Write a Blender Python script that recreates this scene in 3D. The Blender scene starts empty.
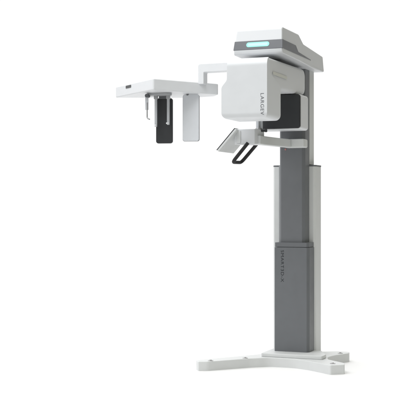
import bpy, bmesh, math
from mathutils import Vector, Matrix

scene = bpy.context.scene
C = scene.collection
R = math.radians

# ---------------------------------------------------------------- materials
def srgb(c):
    return tuple((x / 255 / 12.92) if x / 255 <= 0.04045 else ((x / 255 + 0.055) / 1.055) ** 2.4 for x in c)

def mat(name, rgb, rough=0.4, spec=0.4, mottle=0.04, bump=0.0, scale=14.0, bscale=900.0, metal=0.0,
        coat=0.0, alpha=1.0, emit=None, estr=0.0, trans=0.0):
    m = bpy.data.materials.new(name)
    m.use_nodes = True
    nt = m.node_tree
    b = nt.nodes['Principled BSDF']
    tc = nt.nodes.new('ShaderNodeTexCoord')
    n = nt.nodes.new('ShaderNodeTexNoise')
    n.inputs['Scale'].default_value = scale
    n.inputs['Detail'].default_value = 5
    nt.links.new(tc.outputs['Object'], n.inputs['Vector'])
    mr = nt.nodes.new('ShaderNodeMapRange')
    mr.inputs['From Min'].default_value = 0.3
    mr.inputs['From Max'].default_value = 0.7
    mr.inputs['To Min'].default_value = 1 - mottle
    mr.inputs['To Max'].default_value = 1 + mottle
    nt.links.new(n.outputs['Fac'], mr.inputs['Value'])
    mx = nt.nodes.new('ShaderNodeVectorMath')
    mx.operation = 'SCALE'
    mx.inputs[0].default_value = rgb
    nt.links.new(mr.outputs['Result'], mx.inputs['Scale'])
    nt.links.new(mx.outputs['Vector'], b.inputs['Base Color'])
    mr2 = nt.nodes.new('ShaderNodeMapRange')
    mr2.inputs['From Min'].default_value = 0.3
    mr2.inputs['From Max'].default_value = 0.7
    mr2.inputs['To Min'].default_value = rough - 0.05
    mr2.inputs['To Max'].default_value = rough + 0.05
    nt.links.new(n.outputs['Fac'], mr2.inputs['Value'])
    nt.links.new(mr2.outputs['Result'], b.inputs['Roughness'])
    b.inputs['Specular IOR Level'].default_value = spec
    b.inputs['Metallic'].default_value = metal
    b.inputs['Coat Weight'].default_value = coat
    b.inputs['Coat Roughness'].default_value = 0.15
    b.inputs['Alpha'].default_value = alpha
    b.inputs['Transmission Weight'].default_value = trans
    if bump:
        n2 = nt.nodes.new('ShaderNodeTexNoise')
        n2.inputs['Scale'].default_value = bscale
        nt.links.new(tc.outputs['Object'], n2.inputs['Vector'])
        bp = nt.nodes.new('ShaderNodeBump')
        bp.inputs['Strength'].default_value = bump
        bp.inputs['Distance'].default_value = 0.0006
        nt.links.new(n2.outputs['Fac'], bp.inputs['Height'])
        nt.links.new(bp.outputs['Normal'], b.inputs['Normal'])
    if emit:
        b.inputs['Emission Color'].default_value = (*emit, 1)
        b.inputs['Emission Strength'].default_value = estr
    return m

WHITE = mat('white_lacquer', (0.70, 0.715, 0.735), 0.38, 0.45, 0.012, 0.12)
WHITE_B = mat('lit_shell_white', (0.725, 0.745, 0.765), 0.38, 0.4, 0.012, 0.1)  # white lightened so the front shell's side looks better lit
WHITE_S = mat('white_steel_paint', (0.64, 0.655, 0.655), 0.42, 0.4, 0.02, 0.15)
GREY = mat('grey_paint', (0.142, 0.150, 0.160), 0.45, 0.35, 0.03, 0.25)
GREY_U = mat('grey_paint_lightened', (0.155, 0.163, 0.174), 0.45, 0.35, 0.03, 0.25)  # same grey, lightened in colour to offset shade on the lifting column
GREY_D = mat('grey_paint_edge', (0.105, 0.110, 0.118), 0.45, 0.35, 0.03, 0.25)
BAND = mat('smoked_grey_band', (0.115, 0.121, 0.134), 0.34, 0.5, 0.03)
BLACK = mat('black_plastic', (0.026, 0.028, 0.031), 0.42, 0.4, 0.06, 0.2)
RUBBER = mat('black_rubber', (0.022, 0.022, 0.023), 0.6, 0.3, 0.08, 0.3)
PANEL = mat('pale_grey_plastic', (0.64, 0.66, 0.69), 0.40, 0.4, 0.015)
SLOT = mat('dark_display', (0.05, 0.052, 0.056), 0.25, 0.5, 0.03)
TEAL = mat('teal_light', (0.10, 0.30, 0.25), 0.3, 0.4, 0.02, emit=(0.33, 0.80, 0.68), estr=0.85)
TEAL_C = mat('pale_teal_light', (0.10, 0.30, 0.25), 0.3, 0.4, 0.02, emit=(0.55, 0.97, 0.84), estr=0.95)
TEXT = mat('lettering_grey', (0.13, 0.135, 0.15), 0.5, 0.3, 0.02)
TEXT_D = mat('lettering_dark', (0.02, 0.022, 0.026), 0.5, 0.3, 0.02)
CLEAR = mat('clear_acrylic', (0.52, 0.54, 0.56), 0.2, 0.5, 0.02, alpha=0.75)
WHITE_C = mat('lit_white_lacquer', (0.76, 0.775, 0.795), 0.38, 0.45, 0.012, 0.12)  # same lacquer, lightened to put extra light into the imaging unit's colour
GREY_M = mat('mid_grey_plastic', (0.36, 0.37, 0.38), 0.4, 0.4, 0.03)
STEEL = mat('brushed_steel', (0.42, 0.42, 0.42), 0.35, 0.5, 0.04, metal=0.7)
RED = mat('red_marker', (0.40, 0.19, 0.18), 0.4, 0.4, 0.03)
STICK = mat('cream_sticker', (0.68, 0.69, 0.64), 0.5, 0.3, 0.03)

# ---------------------------------------------------------------- helpers
def link(name, bm, m, parent, bevel=0.0, seg=3, angle=35, smooth=True):
    bmesh.ops.remove_doubles(bm, verts=bm.verts, dist=1e-6)
    bmesh.ops.recalc_face_normals(bm, faces=bm.faces)
    me = bpy.data.meshes.new(name)
    bm.to_mesh(me); bm.free()
    me.materials.append(m)
    if smooth:
        for p in me.polygons: p.use_smooth = True
    o = bpy.data.objects.new(name, me)
    C.objects.link(o)
    o.parent = parent
    if bevel:
        b = o.modifiers.new('Bevel', 'BEVEL')
        b.width = bevel; b.segments = seg; b.limit_method = 'ANGLE'
        b.angle_limit = R(angle); b.harden_normals = False
        b.use_clamp_overlap = True
    if smooth:
        w = o.modifiers.new('Normals', 'WEIGHTED_NORMAL')
        w.weight = 80; w.keep_sharp = True
        if not bevel:
            me.set_sharp_from_angle(angle=R(35))
    return o

def rounded(pts, n=7):
    """pts: (u, v, radius) -> 2D outline with its corners rounded"""
    out = []
    k = len(pts)
    for i in range(k):
        p = Vector(pts[i][:2]); r = pts[i][2] if len(pts[i]) > 2 else 0
        if r <= 0:
            out.append((p.x, p.y)); continue
        a = Vector(pts[i - 1][:2]) - p; b = Vector(pts[(i + 1) % k][:2]) - p
        la, lb = a.length, b.length
        a.normalize(); b.normalize()
        ang = a.angle(b)
        t = min(r / math.tan(ang / 2), la * 0.49, lb * 0.49)
        r2 = t * math.tan(ang / 2)
        c = p + (a + b).normalized() * (r2 / math.sin(ang / 2))
        s, e = p + a * t - c, p + b * t - c
        for j in range(n + 1):
            f = j / n
            w = math.sin((1 - f) * (math.pi - ang)) * s + math.sin(f * (math.pi - ang)) * e
            w = w / math.sin(math.pi - ang) if math.sin(math.pi - ang) > 1e-4 else s.lerp(e, f)
            out.append((c.x + w.x, c.y + w.y))
    return out

def extrude(outline, fa, fb, bm=None):
    """outline (list of 2D) placed by fa(u,v) and fb(u,v) as the two caps"""
    bm = bm or bmesh.new()
    A = [bm.verts.new(fa(*p)) for p in outline]
    B = [bm.verts.new(fb(*p)) for p in outline]
    n = len(outline)
    bm.faces.new(A); bm.faces.new(list(reversed(B)))
    for i in range(n):
        bm.faces.new((A[i], A[(i + 1) % n], B[(i + 1) % n], B[i]))
    return bm

def prism_x(pts, x0, x1, n=7, bm=None):       # outline in (y, z)
    return extrude(rounded(pts, n), lambda u, v: (x0, u, v), lambda u, v: (x1, u, v), bm)

def prism_y(pts, y0, y1, n=7, bm=None):       # outline in (x, z)
    return extrude(rounded(pts, n), lambda u, v: (u, y0, v), lambda u, v: (u, y1, v), bm)

def prism_z(pts, z0, z1, n=7, bm=None):       # outline in (x, y)
    return extrude(rounded(pts, n), lambda u, v: (u, v, z0), lambda u, v: (u, v, z1), bm)

def rect(u0, u1, v0, v1, r=0.0):
    return [(u0, v0, r), (u1, v0, r), (u1, v1, r), (u0, v1, r)]

def obox(center, ax, ay, hx, hy, z0, z1, r=0.0, bm=None):
    """vertical slab: rounded outline in its (ax, z) face, thickness along ay"""
    c = Vector(center); ax = Vector(ax).normalized(); ay = Vector(ay).normalized()
    o = rounded(rect(-hx, hx, z0, z1, r))
    return extrude(o, lambda u, v: tuple(c + ax * u - ay * hy + Vector((0, 0, v))),
                   lambda u, v: tuple(c + ax * u + ay * hy + Vector((0, 0, v))), bm)

def tube(path, rad, sides=14, closed=False, bm=None, rads=None):
    bm = bm or bmesh.new()
    P = [Vector(p) for p in path]; n = len(P)
    rings = []
    up = None
    for i, p in enumerate(P):
        if closed: t = (P[(i + 1) % n] - P[i - 1]).normalized()
        else: t = (P[min(i + 1, n - 1)] - P[max(i - 1, 0)]).normalized()
        if up is None:
            up = t.orthogonal().normalized()
        up = (up - t * up.dot(t)).normalized()
        s = t.cross(up)
        rr = rads[i] if rads else rad
        rings.append([bm.verts.new(p + (up * math.cos(a) + s * math.sin(a)) * rr)
                      for a in [2 * math.pi * k / sides for k in range(sides)]])
    m = n if closed else n - 1
    for i in range(m):
        a, b = rings[i], rings[(i + 1) % n]
        off = 0
        if closed and i == n - 1:
            off = min(range(sides), key=lambda o: (b[o].co - a[0].co).length)
        for k in range(sides):
            bm.faces.new((a[k], a[(k + 1) % sides], b[(k + 1 + off) % sides], b[(k + off) % sides]))
    if not closed:
        bm.faces.new(list(reversed(rings[0]))); bm.faces.new(rings[-1])
    return bm

def round_path(pts, rad, n=6, closed=False):
    out = []; k = len(pts)
    for i in range(k):
        p = Vector(pts[i])
        if not closed and i in (0, k - 1):
            out.append(p); continue
        a = Vector(pts[i - 1]) - p; b = Vector(pts[(i + 1) % k]) - p
        t = min(rad, a.length * 0.45, b.length * 0.45)
        s, e = p + a.normalized() * t, p + b.normalized() * t
        for j in range(n + 1):
            f = j / n
            out.append(s * (1 - f) ** 2 + p * 2 * f * (1 - f) + e * f * f)
    return out

def disc(center, axis, r0, r1, h, sides=28, bm=None):
    c = Vector(center); a = Vector(axis).normalized()
    return tube([c, c + a * h * 0.7, c + a * h], r0, sides, bm=bm, rads=[r0, r0, r1])

def lettering(name, body, m, parent, origin, xdir, ydir, cap, length, thick=0.0006):
    cu = bpy.data.curves.new(name, 'FONT')
    cu.body = body; cu.size = 1.0; cu.extrude = 0.0;  cu.space_character = 1.12
    tmp = bpy.data.objects.new('tmp', cu); C.objects.link(tmp)
    bpy.context.view_layer.update()
    dg = bpy.context.evaluated_depsgraph_get()
    me = bpy.data.meshes.new_from_object(tmp.evaluated_get(dg))
    bpy.data.objects.remove(tmp); bpy.data.curves.remove(cu)
    xs = [v.co.x for v in me.vertices]; ys = [v.co.y for v in me.vertices]
    sx = length / (max(xs) - min(xs)); sy = cap / (max(ys) - min(ys))
    o0 = Vector(origin); X = Vector(xdir); Y = Vector(ydir); N = X.cross(Y)
    x0, y0 = min(xs), min(ys)
    for v in me.vertices:
        v.co = o0 + X * (v.co.x - x0) * sx + Y * (v.co.y - y0) * sy + N * thick
    me.materials.clear(); me.materials.append(m); me.name = name
    o = bpy.data.objects.new(name, me); C.objects.link(o); o.parent = parent
    return o

# ---------------------------------------------------------------- the machine
root = bpy.data.objects.new('dental_xray_machine', None)
C.objects.link(root)
root['label'] = 'tall white and grey dental x-ray machine standing on splayed white feet'
root['category'] = 'x-ray machine'

# ---- base -------------------------------------------------------
foot_outline = [(-0.492, -0.430, .022), (-0.452, -0.488, .008), (-0.400, -0.462, .06), (-0.205, -0.235, .10),
                (-0.10, -0.150, .12), (0.06, -0.150, .15), (0.175, -0.205, .12), (0.345, -0.335, .012),
                (0.418, -0.275, .012), (0.400, -0.205, .04), (0.262, -0.085, .08), (0.232, 0.02, .10),
                (0.258, 0.135, .08), (0.312, 0.245, .015), (0.300, 0.315, .03), (0.215, 0.315, .05),
                (0.06, 0.22, .10), (-0.12, 0.20, .10), (-0.19, 0.10, .06), (-0.22, -0.03, .15)]
base = link('base_frame', prism_z(foot_outline, -0.004, 0.058), WHITE_S, root, 0.005, 3, 50)
link('base_plate', prism_z([(-0.168, -0.125, .012), (0.236, -0.125, .012), (0.236, -0.035, .01), (0.16, 0.13, .01), (-0.168, 0.13, .012)], 0.058, 0.081), WHITE_S, base, 0.004)
for bx, by in ((-0.395, -0.425), (-0.235, -0.235), (0.340, -0.262), (0.262, 0.215)):
    b = disc((bx, by, 0.056), (0, 0, 1), 0.017, 0.015, 0.005)
    disc((bx, by, 0.0605), (0, 0, 1), 0.008, 0.007, 0.004, 6, b)
    link('levelling_bolt', b, STEEL, base)

# ---- outer fixed column ----------------------------------------
oc = link('outer_column', prism_z([(-0.173, 0.148, .006), (-0.161, 0.128, .006), (0.106, 0.128, .008), (0.120, 0.144, .006), (0.120, 0.268, .014), (-0.173, 0.268, .012)],
          0.050, 1.277), WHITE_S, root, 0.002)
link('top_cap', prism_z([(-0.1745, 0.148, .006), (-0.162, 0.1265, .006), (0.1065, 0.1265, .008), (0.1215, 0.144, .006), (0.1215, 0.2695, .014), (-0.1745, 0.2695, .012)],
     1.277, 1.286), GREY, oc, 0.0015)

# lower grey cover
lc = link('column_cover', prism_z([(-0.119, 0.0, .007), (0.098, 0.0, .006), (0.112, 0.018, .006), (0.112, 0.126), (-0.119, 0.126)],
          0.079, 0.752), GREY, root, 0.0015)
link('cover_rim', prism_z([(-0.117, 0.003, .007), (0.0965, 0.003, .006), (0.109, 0.019, .006), (0.109, 0.125), (-0.117, 0.125)],
     0.754, 0.783), GREY, lc, 0.002)
lettering('lettering', 'SMART3D-X', TEXT_D, lc, (-0.0745, 0.0, 0.733), (0, 0, -1), (1, 0, 0), 0.020, 0.205)

# ---- lifting column --------------------------------------------
up = link('lifting_column', prism_z([(-0.092, 0.034, .006), (-0.080, 0.022, .006), (0.060, 0.022, .006), (0.0775, 0.038, .006), (0.0775, 0.132), (-0.092, 0.132)],
          0.70, 1.93), GREY_U, root, 0.0015)
link('guide_rail', prism_z(rect(-0.113, -0.094, 0.075, 0.1255, 0.003), 0.785, 1.285), GREY_M, up, 0.001)
link('rear_spine', prism_z(rect(-0.084, 0.080, 0.1345, 0.235, 0.008), 1.289, 1.905), WHITE_S, root, 0.002)

# ---- top housing -------------------------------------------------
def tapered(pts, x0, x1, zb, zt, t, n=7, bm=None):
    f = lambda v: max(0.0, min(1.3, (v - zb) / (zt - zb))) * t
    return extrude(rounded(pts, n), lambda u, v: (x0 + f(v) * 0.65, u, v), lambda u, v: (x1 - f(v) * 0.5, u, v), bm)

ZB, ZT = 1.915, 2.075
prof = [(-0.615, ZB, .018), (-0.622, 1.94, .02), (-0.594, ZT, .022), (-0.262, ZT + .002, .05), (-0.172, 2.030, .03),
        (0.268, 2.006, .012), (0.276, 1.903, .008), (0.02, 1.900, .02), (-0.25, 1.910, .10)]
top = link('top_housing', tapered(prof, -0.172, 0.136, ZB, ZT, 0.022), WHITE, root, 0.013, 5, 50)
lean = lambda z: -0.622 + (z - 1.94) / (ZT - 1.94) * 0.028
bp = [(lean(1.944) - .0025, 1.944), (lean(1.998) - .0025, 1.998), (-0.345, 1.997, .01), (-0.300, 1.963, .01), (-0.03, 1.9475), (-0.03, 1.944)]
band = link('grey_band', tapered(bp, -0.1742, 0.1382, ZB, ZT, 0.022), BAND, top, 0.010, 3, 60)
# pill shaped light on the band
zc = 1.974
pill = rounded(rect(-0.091, 0.052, zc - 0.0145, zc + 0.0145, 0.0145), 8)
ly = lambda z, d: lean(z) - .0025 - d
link('indicator_light', extrude(pill, lambda u, v: (u, ly(v, -0.004), v), lambda u, v: (u, ly(v, 0.0015), v)), TEAL, top)
core = rounded(rect(-0.081, 0.042, zc - 0.0075, zc + 0.0075, 0.0075), 8)
link('light_diffuser', extrude(core, lambda u, v: (u, ly(v, 0.001), v), lambda u, v: (u, ly(v, 0.0022), v)), TEAL_C, top)
# bearing between housing and rotating arm
link('bearing_ring', disc((-0.03, -0.36, 1.865), (0, 0, 1), 0.07, 0.07, 0.05, 48), GREY_D, root)

# ---- rotating C-arm ----------------------------------------------
XL, XR = -0.150, 0.100
ZG, ZU = 1.523, 1.882
cp = [(-0.775, ZG + .006, .030), (-0.775, ZU - .006, .055), (-0.018, ZU + .006, .050), (-0.018, 1.724, .045),
      (-0.553, 1.706, .055), (-0.553, ZG + .006, .045)]
arm = link('rotating_arm', prism_x(cp, XL + .005, XR - .004, 9), WHITE, root, 0.020, 6, 50)
def shell():
    # rounded front shell: rings of (x left, x right, y front, y back) stacked in z
    z0, z1, rb, rt = ZG, ZU - .006, 0.034, 0.050
    lv = [z0 + rb * (1 - math.cos(i / 7 * math.pi / 2)) for i in range(8)]
    lv += [1.60, 1.66, 1.700, 1.726, 1.775, 1.79]
    lv += [z1 - rt * (1 - math.cos(i / 9 * math.pi / 2)) for i in range(9, -1, -1)]
    bm = bmesh.new(); rings = []
    st = lambda z, a, b: (lambda t: t * t * (3 - 2 * t))(max(0, min(1, (z - a) / (b - a))))
    lv = sorted(set(lv + [1.69 + .01 * k for k in range(1, 11)]))
    for z in lv:
        ab = rb - math.sqrt(max(0, rb * rb - max(0, rb - (z - z0)) ** 2))
        at = rt - math.sqrt(max(0, rt * rt - max(0, rt - (z1 - z)) ** 2))
        sb = min(ab, rb * .98)
        xl = -0.181 + 0.034 * st(z, 1.700, 1.756) + ab + at * 0.25
        xr = XR - ab * 0.8 - at * 0.15
        yf = -0.80 + ab + at
        yb = -0.548 - 0.203 * st(z, 1.715, 1.80) - ab * 0.6
        yb = max(yb, yf + 0.01)
        rings.append([bm.verts.new(p) for p in ((xl, yf, z), (xr, yf, z), (xr, yb, z), (xl, yb, z))])
    for a, b in zip(rings, rings[1:]):
        for k in range(4): bm.faces.new((a[k], a[(k + 1) % 4], b[(k + 1) % 4], b[k]))
    bm.faces.new(list(reversed(rings[0]))); bm.faces.new(rings[-1])
    return bm
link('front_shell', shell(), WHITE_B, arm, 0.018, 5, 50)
lettering('lettering', 'LARGEV', TEXT, arm, (0.060, -0.80, 1.664), (0, 0, -1), (1, 0, 0), 0.021, 0.124)
link('warning_sticker', prism_x(rect(-0.69, -0.42, 1.782, 1.800, .002), XR - .001, XR + .0006), STICK, arm)

# ---- detector on the arm ------------------------------------------
det = link('detector_housing', prism_y(rect(-0.168, 0.122, 1.496, 1.716, 0.020), -0.205, -0.040), WHITE, root, 0.012, 4, 50)
link('detector_face', prism_y(rect(-0.166, 0.121, 1.501, 1.714, 0.018), -0.222, -0.2035), BLACK, det, 0.005, 3, 50)

# ---- chin rest -------------------------------------------------------
pathc = [(0.045, -0.026), (-0.010, -0.055), (-0.055, -0.20), (-0.088, -0.34), (-0.10, -0.40)]
def strip(path, w, z0s, z1s):
    bm = bmesh.new(); rings = []
    P = [Vector((p[0], p[1], 0)) for p in path]
    for i, p in enumerate(P):
        t = (P[min(i + 1, len(P) - 1)] - P[max(i - 1, 0)]).normalized()
        s = Vector((-t.y, t.x, 0)) * w / 2
        rings.append([bm.verts.new((q.x, q.y, z)) for q, z in ((p - s, z0s[i]), (p + s, z0s[i]), (p + s, z1s[i]), (p - s, z1s[i]))])
    for a, b in zip(rings, rings[1:]):
        for k in range(4): bm.faces.new((a[k], a[(k + 1) % 4], b[(k + 1) % 4], b[k]))
    bm.faces.new(rings[0]); bm.faces.new(list(reversed(rings[-1])))
    return bm
chin = link('chin_rest_arm', strip(pathc[1:], 0.05, [1.392, 1.393, 1.394, 1.396], [1.444, 1.446, 1.448, 1.450]), WHITE_S, root, 0.006, 3, 40)
link('mounting_bracket', prism_y(rect(-0.036, 0.098, 1.391, 1.445, 0.010), -0.060, 0.024), WHITE_S, chin, 0.005, 3, 50)
link('chin_rest_block', prism_z([(-0.232, -0.46, .012), (-0.102, -0.432, .008), (-0.076, -0.322, .006), (-0.20, -0.33, .01)],
     1.394, 1.489), WHITE, chin, 0.006, 3, 40)
link('cover_plate', obox((-0.198, -0.4555, 0), (0.13, 0.028, 0), (0, 1, 0), 0.012, 0.003, 1.402, 1.478, .003), WHITE_S, chin, 0.0012)
# bite support
bite = link('bite_support', prism_y(rect(-0.128, -0.086, 1.486, 1.60, 0.003), -0.335, -0.325), CLEAR, root, 0.001)
bb = disc((-0.108, -0.345, 1.4885), (0, 0, 1), 0.020, 0.018, 0.010)
link('support_base', bb, STEEL, bite)
link('clamp_knob', tube([(-0.10, -0.36, 1.482), (-0.062, -0.352, 1.482)], 0.008, bm=disc((-0.063, -0.352, 1.482), (1, .1, 0), .010, .009, .012)), BLACK, bite)
link('support_rod', tube([(-0.112, -0.345, 1.49), (-0.112, -0.345, 1.60)], 0.0085), PANEL, bite)
# red laser aperture below the arm
link('red_marker', disc((-0.050, 0.023, 1.384), (0, -1, 0), 0.0065, 0.005, 0.006, bm=None), RED, chin)

# control panel, tilted, seen from behind
pa, pb = Vector((-0.205, 0, 1.487)), Vector((-0.322, 0, 1.357))
d = (pb - pa); nrm = Vector((-d.z, 0, d.x)).normalized()
nrm = nrm if nrm.z > 0 else -nrm
def slab(y0, y1, t0, t1, e0, e1):
    a, b = pa + d * e0, pa + d * e1
    def f(t): return lambda u, v: tuple(a.lerp(b, v) + nrm * t + Vector((0, u, 0)))
    return extrude(rounded([(y0, 0, .0), (y1, 0, .0), (y1, 1, .0), (y0, 1, .0)]), f(t0), f(t1))
cpnl = link('control_panel', slab(-0.50, -0.235, -0.012, 0.004, 0, 1), WHITE_S, root, 0.005, 3)
link('screen', slab(-0.502, -0.233, 0.0042, 0.0068, -0.004, 1.004), SLOT, cpnl, 0.001)

# hand grip loop
g = [(-0.136, -0.462, 1.402), (-0.236, -0.462, 1.286), (-0.236, -0.305, 1.290), (-0.134, -0.305, 1.402)]
gp = round_path(g, 0.030)
link('hand_grip', tube(gp, 0.0108, 16), RUBBER, root)

# ---- arm that carries the skull imaging unit --------------------------
YA = -0.02
ca = link('side_arm', prism_y([(-0.630, 1.822, .004), (-0.590, 1.822, .004), (-0.590, 1.900, .006), (-0.16, 1.900), (-0.16, 1.956), (-0.630, 1.956, .016)],
          YA - 0.035, YA + 0.035), WHITE_C, root, 0.007, 4, 50)

C0, Rr, L, B = (-0.816, -0.362), (-0.539, 0.084), (-1.270, 0.006), (-0.80, 0.215)
B2 = (-0.60, 0.175)
ceph = link('imaging_unit_housing', prism_z([(*C0, .012), (*Rr, .02), (*B2, .04), (*B, .05), (*L, .012)], 1.762, 1.835), WHITE_C, root, 0.007, 4, 50)
dl = (Vector((*L, 0)) - Vector((*C0, 0))).normalized(); nl = Vector((-dl.y, dl.x, 0)); 
if nl.y > 0: nl = -nl
wc = Vector((-1.094, -0.125, 0))
t_ = (wc - Vector((*C0, 0))).dot(dl); wc = Vector((*C0, 0)) + dl * t_
link('display_window', obox(wc + nl * 0.0005, dl, nl, 0.040, 0.002, 1.808, 1.826, 0.004), SLOT, ceph)
dr = (Vector((*Rr, 0)) - Vector((*C0, 0))).normalized()

yaw = R(22 + 14)     # slabs turned a little more than the machine's own facing
sx = Vector((math.cos(R(12)), math.sin(R(12)), 0)); sy = Vector((-sx.y, sx.x, 0))
def hang(name, cx, cy, hw, ht, z0, z1, r, m, bev, parent=root):
    return link(name, obox((cx, cy, 0), sx, sy, hw, ht, z0, z1, r), m, parent, bev, 3, 50)
sp = hang('sensor_panel', -0.855, -0.090, 0.056, 0.011, 1.434, 1.734, 0.016, BLACK, 0.004)
hang('panel_mount', -0.855, -0.090, 0.036, 0.014, 1.730, 1.765, 0.004, GREY, 0.002, sp)
gpn = hang('collimator_panel', -0.690, -0.027, 0.055, 0.012, 1.449, 1.759, 0.014, PANEL, 0.004)
hang('panel_edge', -0.690 , -0.027 , 0.0565, 0.004, 1.4475, 1.757, 0.014, GREY_D, 0.001, gpn)
hang('panel_mount', -0.712, -0.034, 0.006, 0.014, 1.752, 1.765, 0.002, GREY, 0.001, gpn)

# ear rods and nose support
turn = link('rod_carrier', prism_z(rect(-0.945, -0.775, -0.20, -0.13, .03), 1.744, 1.7635), GREY_M, root, 0.004)
for ex, ey, zb_, inner in ((-0.884, -0.165, 1.540, 1), (-0.802, -0.150, 1.552, -1)):
    er = link('ear_rod', obox((ex, ey, 0), sx, sy, 0.0085, 0.004, zb_, 1.746, 0.004), CLEAR, root, 0.0012)
    link('ear_plug', tube([(ex, ey - .004, zb_ + .010), (ex + inner * 0.004, ey - 0.018, zb_ + .010)], 0.007, rads=[0.008, 0.005]), WHITE, er)
    hang('rod_clamp', ex, ey, 0.012, 0.012, 1.722, 1.7455, 0.003, GREY_M, 0.002, er)
ns = link('nose_support', obox((-0.943, -0.180, 0), sx, sy, 0.0105, 0.005, 1.652, 1.752, 0.003), PANEL, root, 0.0015)
link('support_rod', tube(round_path([(-0.938, -0.186, 1.70), (-0.938, -0.186, 1.597), (-0.918, -0.190, 1.589)], 0.010), 0.0042), STEEL, ns)
link('clamp_knob', tube([(-0.925, -0.19, 1.742), (-0.925, -0.225, 1.742)], 0.012), GREY_D, ns)

# ---------------------------------------------------------------- setting
bm = prism_z([(-3.0, -2.4, .4), (2.6, -2.4, .4), (2.6, 3.2, .4), (-3.0, 3.2, .4)], -0.02, 0.0)
FLOOR = mat('white_studio_floor', (0.86, 0.86, 0.86), 0.7, 0.2, 0.004)
fl = link('floor', bm, FLOOR, None, smooth=False)
fl['kind'] = 'structure'

# ---------------------------------------------------------------- light
w = bpy.data.worlds.new('World'); scene.world = w; w.use_nodes = True
nt = w.node_tree
bg = nt.nodes['Background']
tc = nt.nodes.new('ShaderNodeTexCoord')
sep = nt.nodes.new('ShaderNodeSeparateXYZ')
nt.links.new(tc.outputs['Generated'], sep.inputs[0])
def ramp(sock, a, b, lo, hi):
    m = nt.nodes.new('ShaderNodeMapRange'); m.interpolation_type = 'SMOOTHSTEP'
    m.inputs['From Min'].default_value = a; m.inputs['From Max'].default_value = b
    m.inputs['To Min'].default_value = lo; m.inputs['To Max'].default_value = hi
    nt.links.new(sock, m.inputs['Value']); return m.outputs['Result']
def dotn(v):
    n = nt.nodes.new('ShaderNodeVectorMath'); n.operation = 'DOT_PRODUCT'
    nt.links.new(tc.outputs['Generated'], n.inputs[0]); n.inputs[1].default_value = Vector(v).normalized()
    return n.outputs['Value']
def mul(a, b):
    n = nt.nodes.new('ShaderNodeMath'); n.operation = 'MULTIPLY'
    nt.links.new(a, n.inputs[0]); nt.links.new(b, n.inputs[1]); return n.outputs[0]
overhead = ramp(sep.outputs['Z'], 0.30, 0.75, 1.03, 2.1)      # world brightened overhead, added to whiten floor and top faces
front = ramp(dotn((0.1, -1, 0)), 0.0, 0.8, 1.0, 0.74)      # world dimmed behind the camera, added to tone down front faces
side = ramp(dotn((1, 0.12, 0.05)), 0.02, 0.72, 1.0, 0.19)  # world darkened to the right, added to shade the side faces
low = ramp(sep.outputs['Z'], -0.60, -0.26, 0.12, 1.0)  # world dimmed from below, added to darken undersides
left = ramp(dotn((-1, -0.75, 0.0)), 0.3, 0.95, 1.0, 0.84)     # slight world dimming, added to hold back the imaging unit's left face
val = mul(mul(mul(mul(overhead, front), side), low), left)
warm = ramp(dotn((1, -0.12, 0.0)), 0.1, 0.7, 0.0, 1.0)
mixc = nt.nodes.new('ShaderNodeMix'); mixc.data_type = 'RGBA'
nt.links.new(warm, mixc.inputs['Factor'])
mixc.inputs['A'].default_value = (1.0, 1.0, 1.0, 1); mixc.inputs['B'].default_value = (1.0, 0.985, 0.80, 1)
nt.links.new(mixc.outputs['Result'], bg.inputs['Color'])
nt.links.new(val, bg.inputs['Strength'])

def area(name, loc, target, size, power, col=(1, 1, 1)):
    l = bpy.data.lights.new(name, 'AREA'); l.shape = 'RECTANGLE'
    l.size, l.size_y = size; l.energy = power; l.color = col
    o = bpy.data.objects.new(name, l); C.objects.link(o)
    o.location = loc
    o.rotation_euler = (Vector(target) - Vector(loc)).to_track_quat('-Z', 'Y').to_euler()
    return o
area('added_key_light', (-0.9, -2.6, 4.2), (-0.1, -0.2, 1.4), (1.8, 1.8), 50, (0.96, 0.98, 1.0))  # unseen lamp, added to brighten the upper front surfaces

# ---------------------------------------------------------------- camera
a = R(22); rv = Vector((math.cos(a), math.sin(a), 0)); vv = Vector((-math.sin(a), math.cos(a), 0))
cam = bpy.data.cameras.new('camera'); co = bpy.data.objects.new('camera', cam); C.objects.link(co)
co.location = -(rv * 0.591 + vv * 7.07) + Vector((0, 0, 1.012))
co.rotation_euler = (R(90), 0, a)
cam.sensor_width = 36; cam.lens = 1100 / 400 * 36
cam.shift_y = 7 / 400
cam.clip_start = 0.1; cam.clip_end = 200
scene.camera = co

scene.view_settings.view_transform = 'Standard'
scene.view_settings.look = 'None'
scene.view_settings.exposure = 0
scene.view_settings.gamma = 1
